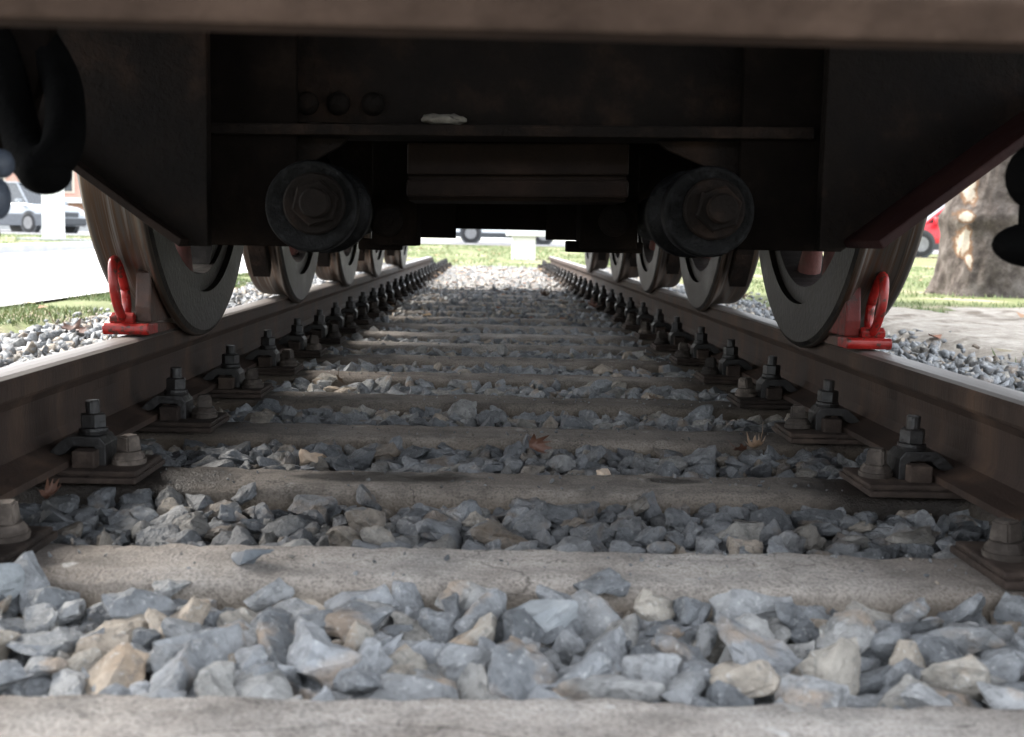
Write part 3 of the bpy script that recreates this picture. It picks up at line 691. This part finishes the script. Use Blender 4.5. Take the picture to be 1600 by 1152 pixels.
chock(-1, 2.335, .760, 'red wheel chock with loop handle on the left rail, its wedge coloured a shadowed brown', M['rustshoe'])  # rust colour stands in for the shadow on the red wedge
chock(1, 2.345, .745, 'red wheel chock with loop handle on the right rail, its wedge painted dark red', M['darkred'])

# ------------------------------------------------------------------ fallen leaves
def leaf_mesh(seed, curl):
    rl = np.random.RandomState(seed + 40); bm = bmesh.new()
    side = [(1.0, .0), (.66, .10), (.62, .24), (.80, .44), (.50, .36), (.34, .34), (.36, .56), (.34, .86), (.12, .56), (-.02, .40), (-.22, .48), (-.52, .58), (-.44, .32), (-.52, .12)]
    out_ = [(x + rl.normal(0, .03), y + rl.normal(0, .03)) for x, y in side] + [(-.55, 0)] + [(x + rl.normal(0, .03), -y + rl.normal(0, .03)) for x, y in side[:0:-1]]
    n = len(out_); c0 = bm.verts.new((0, 0, 0)); r1 = [bm.verts.new((x*.36, y*.36, 0)) for x, y in out_]; r2 = [bm.verts.new((x*.7, y*.7, 0)) for x, y in out_]; r3 = [bm.verts.new((x, y, 0)) for x, y in out_]
    for i in range(n):
        j = (i+1) % n; bm.faces.new((c0, r1[i], r1[j])); bm.faces.new((r1[i], r2[i], r2[j], r1[j])); bm.faces.new((r2[i], r3[i], r3[j], r2[j]))
    tube(bm, [(-.5, 0, 0), (-.9, .05, .05), (-1.3, .16, .22)], [.03, .022, .02], 5)
    for v_ in bm.verts:
        x, y = v_.co.x, v_.co.y; d = math.hypot(x, y)
        v_.co.z += curl*(y*y*1.1 + .5*x*x) + .22*d*mnoise.noise((x*2.6, y*2.6, seed*3.3)) + .06*d*math.cos(6*math.atan2(y, x))
        v_.co.y *= 1 - .45*curl*min(1, abs(y)*1.4); v_.co.x *= 1 - .2*curl*abs(x)
    return mesh(bm, 'fallen_leaf', True, M['leaf'])
LM = [leaf_mesh(i, c) for i, c in enumerate((.9, .4, 1.1, .2))]
def leaf(k_, p, s, rot, label):
    o = link('fallen_leaf', LM[k_], None, None, p, rot); o.scale = (s, s, s); return tag(o, label, 'leaf')
leaf(0, (.058, 2.10, top_at(.058, 2.10)+.024), .036, (1.25, .35, .5), 'rust brown leaf standing upright on the stones behind the third sleeper')
leaf(2, (.478, 2.14, top_at(.478, 2.14)+.014), .034, (.3, .5, 2.0), 'pale brown curled leaf on dark stones near the right baseplate of the fourth sleeper')
leaf(1, (.455, 2.17, top_at(.455, 2.17)+.012), .026, (-.5, .3, .7), 'small reddish leaf tucked behind the pale curled leaf on the right')
leaf(2, (-.655, 1.63, .012), .026, (.5, -.4, 1.2), 'dark brown leaf wedged beside the left rail in front of the third sleeper')
leaf(3, (.376, 2.80, .010), .022, (.3, .2, .4), 'tiny red brown leaf on the sleeper edge right of centre')
leaf(2, (.302, 7.45, .035), .060, (.5, .3, .9), 'red brown leaf lying in mid track far under the locomotive')
leaf(0, (.53, 6.34, .03), .055, (.4, -.3, 2.6), 'pale peach leaf beside the right rail far down the track')
leaf(1, (-1.55, 4.2, .03), .075, (.3, .2, .3), 'tan leaf lying on the sunlit ballast outside the left rail')
leaf(2, (1.68, 7.95, .03), .09, (.5, .4, 1.0), 'orange leaf standing on the grass edge outside the right rail')
leaf(3, (-.417, 2.963, .022), .03, (.7, .6, 1.5), 'pale crumpled leaf among the stones left of centre')
lv = []; lf = []; lr = []
def flat_leaf(x, y, z, s):
    b_ = len(lv); t = rs.uniform(0, 6.28); c, d = math.cos(t)*s, math.sin(t)*s; r = rs.rand()
    for (u, w, h) in ((-1, 0, 0), (0, -.6, .35*rs.rand()), (1, 0, .1), (0, .6, .5*rs.rand())): lv.append((x + u*c - w*d, y + u*d + w*c, z + h*s)); lr.append(r)
    lf.append((b_, b_+1, b_+2)); lf.append((b_, b_+2, b_+3))
for _ in range(120): flat_leaf(rs.uniform(-.66, .66), rs.uniform(5.5, 15), .015, rs.uniform(.015, .035))
for _ in range(130): flat_leaf(rs.uniform(-.66, .66), rs.uniform(9.5, 15.5), .02, rs.uniform(.02, .04))
for _ in range(900):
    x, y = rs.uniform(-9, 12), rs.uniform(3, 34)
    if abs(x) < 1.0 and y < 15 or -6.9 < x < -2.4: continue
    flat_leaf(x, y, gz(x, y) + .03, rs.uniform(.03, .07))
tag(link('leaf_litter', arr_mesh('leaf_litter', lv, lf, lr, M['leaf_stuff'])), kind='stuff')
# grass
GV = []; GF = []; GR = []
def blade(x, y, h):
    t = rs.uniform(0, 6.28); w = .0024 + .0003*y; lx, ly = rs.normal(0, .35*h), rs.normal(0, .35*h); z = gz(x, y) - .004; b_ = len(GV); r = min(1, max(0, rs.normal(.5, .25)))
    c, s = math.cos(t)*w, math.sin(t)*w
    GV.extend([(x-c, y-s, z), (x+c, y+s, z), (x+lx, y+ly, z+h)]); GR.extend([r, r, r]); GF.append((b_, b_+1, b_+2))
def tuft_ok(x, y, s): return mnoise.noise((x*s, y*s, 2)) > -.12
c_ = 0
while c_ < 15000:
    x, y = rs.uniform(-2.45, -1.88), rs.uniform(2.8, 15)
    if tuft_ok(x, y, 1.6): blade(x, y, rs.uniform(.012, .036)); c_ += 1
c_ = 0
while c_ < 16000:
    x, y = rs.uniform(1.6, 9), rs.uniform(6.4, 20)
    if y > 6.8 + (x-2.37)*.72 + .3*mnoise.noise((x*1.3, y*1.3, 3)) and tuft_ok(x, y, 1.1): blade(x, y, rs.uniform(.015, .05)); c_ += 1
c_ = 0
while c_ < 11000:
    x, y = rs.uniform(-2.4, 6), rs.uniform(15.8, 34)
    if tuft_ok(x, y, .9): blade(x, y, rs.uniform(.025, .07)); c_ += 1
for _ in range(6000): x, y = rs.uniform(-16, -7.25), rs.uniform(14, 36); blade(x, y, rs.uniform(.03, .09))
for _ in range(350): blade(rs.normal(1.83, .10), rs.normal(3.98, .16), rs.uniform(.02, .05))
tag(link('grass', arr_mesh('grass', GV, GF, GR, M['grass'])), kind='stuff')

# ------------------------------------------------------------------ plane tree
k = NT('plane_bark'); v = k.coords(rnd=False); tcx = k.n('TexCoord').outputs['Object']
f = k.noise(v, 7, 9, .72); col = k.ramp(f, [(.30, (.030, .024, .021)), (.46, (.085, .070, .061)), (.62, (.17, .148, .132))])
pl_ = k.n('TexVoronoi'); k.l(k.vmath('MULTIPLY', v, (1, 1, .6)).outputs[0], pl_.inputs['Vector']); pl_.inputs['Scale'].default_value = 9
col = k.mix(.5, col, k.ramp(pl_.outputs['Distance'], [(.0, 1.15), (.6, .55)]), 'MULTIPLY')
for (dx, dz, rx, rz) in ((-.35, .93, .045, .15), (-.39, .665, .045, .05), (-.38, .45, .035, .12), (-.36, .30, .02, .07)):
    d = k.vmath('MULTIPLY', k.vmath('SUBTRACT', tcx, (dx, -.30, dz)).outputs[0], (1/rx, .9, 1/rz)).outputs[0]
    ln = k.n('VectorMath', operation='LENGTH'); k.l(d, ln.inputs[0])
    e = k.math('ADD', ln.outputs['Value'], k.math('MULTIPLY_ADD', k.noise(v, 16, 4, .6), 1.6, -.8))
    col = k.mix(k.math('MULTIPLY', k.math('SUBTRACT', 1.35, e), 3.0, clamp=True), col, (.15, .088, .052))
    col = k.mix(k.math('MULTIPLY', k.math('SUBTRACT', .95, e), 4.0, clamp=True), col, (.36, .32, .265))
k.bump(k.math('ADD', f, k.math('MULTIPLY', pl_.outputs['Distance'], .6)), .9, .03)
M['bark'] = k.out(col, .9, 0, .2)
tree = empty('plane_tree', (4.33, 9.98, 0), 'broad plane tree trunk with flaking grey bark and pale patches at the right edge', 'tree')
V = []; F = []; ns, nr = 120, 150
for i in range(nr+1):
    h = -.12 + 5.2*(i/nr)**1.35; r = .455 + .06*math.exp(-max(h, 0)*6) - .018*h + .045*math.exp(-((h-.66)/.10)**2)
    for j in range(ns):
        t = 2*PI*j/ns; p = Vector((math.cos(t), math.sin(t), h*.8))
        q = r*(1 + .11*mnoise.noise(p*1.5) + .05*mnoise.noise(p*4) + .035*mnoise.noise(p*9) + .02*mnoise.noise(p*20)) + .05*math.exp(-max(h, 0)*6)*math.sin(5*t+1)
        V.append((q*math.cos(t) + .04*h, q*math.sin(t), h))
for i in range(nr):
    for j in range(ns): F.append((i*ns+j, i*ns+(j+1) % ns, (i+1)*ns+(j+1) % ns, (i+1)*ns+j))
link('trunk', arr_mesh('trunk', V, F, smooth=True, mat=M['bark']), None, tree)
tips = []
for q in range(6):
    t = q*1.05 + .3; p0 = Vector((.2, 0, 4.7)); p1 = p0 + Vector((math.cos(t)*1.3, math.sin(t)*1.3, 1.6)); p2 = p0 + Vector((math.cos(t+.3)*2.8, math.sin(t+.3)*2.8, 3.4)); p3 = p0 + Vector((math.cos(t+.2)*3.6, math.sin(t+.2)*3.6, 5.0))
    part('limb', tree, M['bark'], lambda bm: tube(bm, smooth_path([p0, p1, p2, p3], 5), [.24 - .2*i/15 for i in range(16)], 10), True); tips += [p1, p2, p3]
CV = []; CF = []; CR = []
for _ in range(9000):
    c = tips[rs.randint(len(tips))]; p = np.array(c) + rs.normal(0, .75, 3); s = rs.uniform(.07, .15); a_ = rs.normal(0, 1, 3); a_ /= np.linalg.norm(a_); b2 = np.cross(a_, rs.normal(0, 1, 3)); b2 /= np.linalg.norm(b2); b_ = len(CV)
    CV.extend([p-a_*s, p+b2*s*.6, p+a_*s, p-b2*s*.6]); CF.append((b_, b_+1, b_+2, b_+3)); CR.extend([rs.rand()*.9]*4)
cr = link('crown', arr_mesh('crown', CV, CF, CR, M['grass']), None, tree)

# ------------------------------------------------------------------ posts
M['conc'] = worn('white_concrete', (.66, .66, .65), (.76, .76, .75), scale=3, rough=.85, bump=.2)
p = empty('pedestal', (.50, 20.0, gz(.5, 20)), 'white square pedestal with a flat slab on top, beyond the end of the track', 'pedestal')
part('column', p, M['conc'], lambda bm: box(bm, -.20, .20, -.20, .20, -.15, .40, .015)); part('slab', p, M['conc'], lambda bm: box(bm, -.30, .36, -.30, .30, .40, .50, .015)); part('upper_block', p, M['conc'], lambda bm: box(bm, -.24, .24, -.24, .24, .50, .95, .02))
p = empty('gate_post', (-10.57, 28, gz(-10.57, 28)), 'white square post on the grass in front of the dark off-road car', 'post')
part('shaft', p, M['white'], lambda bm: box(bm, -.20, .20, -.20, .20, -.1, 2.3, .01)); part('cap', p, M['white'], lambda bm: box(bm, -.26, .26, -.26, .26, 2.3, 2.42, .02)); part('footing', p, M['kerb'], lambda bm: box(bm, -.7, .8, -.45, .45, -.1, .05, .01))

# ------------------------------------------------------------------ cars
M['glass'] = worn('car_glass', (.02, .025, .03), (.035, .04, .045), rough=.25, bump=0, spec=.6)
M['tyre'] = worn('car_tyre', (.015, .015, .016), (.03, .03, .032), rough=.8)
M['alloy'] = worn('alloy_rim', (.16, .16, .165), (.24, .24, .245), rough=.45, metal=.4, bump=.05)
M['trim'] = worn('dark_trim', (.03, .033, .038), (.05, .055, .06), rough=.55, bump=.1)
M['lamp'] = worn('clear_lamp', (.7, .72, .75), (.85, .86, .88), rough=.2, bump=0)
M['tail'] = worn('red_lamp', (.35, .02, .02), (.45, .03, .03), rough=.25, bump=0)
def car(loc, rz, paint, label, L, Wd, Ht, suv, low):
    c = empty('parked_car', loc, label, 'car', None, rz); R = .345 if suv else .31; wb = L*.29; g = .24 if suv else .17
    belt = Ht*.58; hw = Wd/2
    st = [(-L/2, g+.22, belt*.78, .82), (-L/2+.10, g+.03, belt*.96, .93), (-L*.36, g, belt, 1), (0, g, belt, 1), (L*.24, g, belt*.99, 1), (L*.40, g, belt*.90, .98), (L/2-.12, g+.03, belt*.80, .90), (L/2, g+.16, belt*.62, .74)]
    def body(bm):
        rows = []
        for (x, z0, z1, k_) in st:
            w = hw*k_; rows.append([bm.verts.new(q) for q in ((x, -w*.93, z0), (x, -w, z0+.12), (x, -w*1.0, (z0+z1)/2), (x, -w*.95, z1-.05), (x, -w*.86, z1), (x, w*.86, z1), (x, w*.95, z1-.05), (x, w, (z0+z1)/2), (x, w, z0+.12), (x, w*.93, z0))])
        for A, B in zip(rows, rows[1:]):
            for i in range(10): bm.faces.new((A[i], A[(i+1) % 10], B[(i+1) % 10], B[i]))
        bm.faces.new(rows[0]); bm.faces.new(rows[-1][::-1])
    part('body', c, paint, body, True)
    xr = (-L*.47, -L*.36, L*.10, L*.25) if suv else (-L*.40, -L*.22, L*.08, L*.26)
    def cabin(bm):
        A = [bm.verts.new(q) for q in ((xr[0], -hw*.86, belt-.02), (xr[3], -hw*.86, belt-.02), (xr[3], hw*.86, belt-.02), (xr[0], hw*.86, belt-.02))]
        B = [bm.verts.new(q) for q in ((xr[1], -hw*.70, Ht-.05), (xr[2], -hw*.70, Ht-.05), (xr[2], hw*.70, Ht-.05), (xr[1], hw*.70, Ht-.05))]
        for i in range(4): bm.faces.new((A[i], A[(i+1) % 4], B[(i+1) % 4], B[i]))
        bm.faces.new(B)
    part('windows', c, M['glass'], cabin)
    part('roof', c, paint, lambda bm: box(bm, xr[1]-.04, xr[2]+.04, -hw*.72, hw*.72, Ht-.06, Ht, .02))
    for s in (-1, 1):
        for (xa, xb) in ((xr[0], xr[1]), (xr[3], xr[2]), ((xr[0]+xr[3])/2-.1, (xr[1]+xr[2])/2-.05)):
            part('pillar', c, paint, lambda bm: tube(bm, [(xa, s*hw*.87, belt-.03), (xb, s*hw*.715, Ht-.04)], .035, 6))
        part('sill', c, M['trim'] if low is None else low, lambda bm: box(bm, -L*.44, L*.44, s*hw*1.0-.02, s*hw*1.0+.015, g+.01, g+(.42 if suv else .17), .008))
        part('mirror', c, paint, lambda bm: box(bm, L*.20-.08, L*.20+.08, s*hw*1.06-.10, s*hw*1.06+.10, belt-.02, belt+.14, .03))
        part('headlight', c, M['lamp'], lambda bm: box(bm, L/2-.30, L/2-.02, s*hw*.70-.14, s*hw*.70+.14, belt*.60, belt*.78, .03))
        part('tail_light', c, M['tail'], lambda bm: box(bm, -L/2+.0, -L/2+.14, s*hw*.78-.12, s*hw*.78+.12, belt*.66, belt*.90, .02))
        for xw in (-wb, wb):
            part('wheel_arch', c, M['trim'], lambda bm: lathe(bm, [(s*hw*.80, R*1.22), (s*hw*1.015, R*1.22)], 'Y', (xw, 0, R), 24))
            w = part('wheel', c, M['tyre'], lambda bm: lathe(bm, [(s*hw*.82, R*.9), (s*hw*.84, R), (s*hw*1.02, R), (s*hw*1.04, R*.92)], 'Y', (xw, 0, R), 28))
            part('rim', w, M['alloy'], lambda bm: lathe(bm, [(s*hw*1.02, R*.66), (s*hw*1.055, R*.62), (s*hw*1.05, R*.2)], 'Y', (xw, 0, R), 20))
    part('bumper', c, M['trim'], lambda bm: box(bm, L/2-.16, L/2+.04, -hw*.80, hw*.80, g+.05, g+.30, .04))
    part('grille', c, M['trim'], lambda bm: box(bm, L/2-.10, L/2+.02, -hw*.42, hw*.42, belt*.55, belt*.72, .02))
M['silver'] = worn('silver_paint', (.26, .28, .30), (.32, .34, .36), rough=.3, metal=.3, bump=0)
M['pale'] = worn('pale_car_paint', (.62, .65, .68), (.70, .72, .74), rough=.3, bump=0)
M['redpaint'] = worn('red_car_paint', (.50, .02, .03), (.60, .03, .04), rough=.3, bump=0)
M['slate'] = worn('slate_cladding', (.06, .07, .085), (.10, .11, .13), rough=.5, bump=0)
car((-16.95, 42.2, .262), -.50, M['silver'], 'silver off-road car with dark lower cladding parked behind the white post', 4.6, 1.85, 1.78, True, M['slate'])
car((.45, 40.5, .262), PI, M['pale'], 'pale grey car parked side-on beyond the end of the track', 4.3, 1.75, 1.48, False, None)
car((12.25, 30.6, .185), PI, M['redpaint'], 'red car parked on the grass behind the plane tree', 4.3, 1.75, 1.5, False, None)

# ------------------------------------------------------------------ building
k = NT('brick_wall'); tb = k.n('TexBrick'); v = k.n('TexCoord').outputs['Object']; vr = k.n('Mapping'); vr.inputs['Rotation'].default_value = (PI/2, 0, 0); k.l(v, vr.inputs[0]); k.l(vr.outputs[0], tb.inputs['Vector'])
tb.inputs['Color1'].default_value = (.42, .20, .15, 1); tb.inputs['Color2'].default_value = (.50, .27, .20, 1); tb.inputs['Mortar'].default_value = (.55, .48, .42, 1); tb.inputs['Scale'].default_value = 3.5
M['brick'] = k.out(tb.outputs['Color'], .9)
M['plaster'] = worn('cream_plaster', (.55, .47, .38), (.64, .57, .48), scale=1, rough=.9)
b = empty('brick_building', (-24, 72, .28), 'pinkish brick building with cream bands and dark windows far behind the parked off-road car', 'building')
part('wall', b, M['brick'], lambda bm: box(bm, -16, 12, 0, 9, -.5, 9.5))
part('cornice', b, M['plaster'], lambda bm: box(bm, -16.2, 12.2, -.25, 9.2, 9.5, 9.9)); part('ledge', b, M['white'], lambda bm: box(bm, -16.1, 12.1, -.9, 0, 1.75, 2.05))
part('band', b, M['plaster'], lambda bm: box(bm, -16.05, 12.05, -.08, 0, 4.15, 4.65)); part('plinth', b, M['kerb'], lambda bm: box(bm, -16.1, 12.1, -.3, 0, -.5, .75))
me_fr = mk(lambda bm: (box(bm, -.62, .62, -.10, .0, 0, 1.5), ), M['plaster'], False, 'window'); me_pn = mk(lambda bm: box(bm, -.48, .48, -.13, -.102, .12, 1.38), M['glass'], False, 'pane')
for zz in (2.35, 5.3, 7.4):
    for i in range(13):
        w = link('window', me_fr, None, b, (-15 + i*2.1, 0, zz)); link('pane', me_pn, None, w)
print('stones', len(placed), 'verts', len(ma.V))
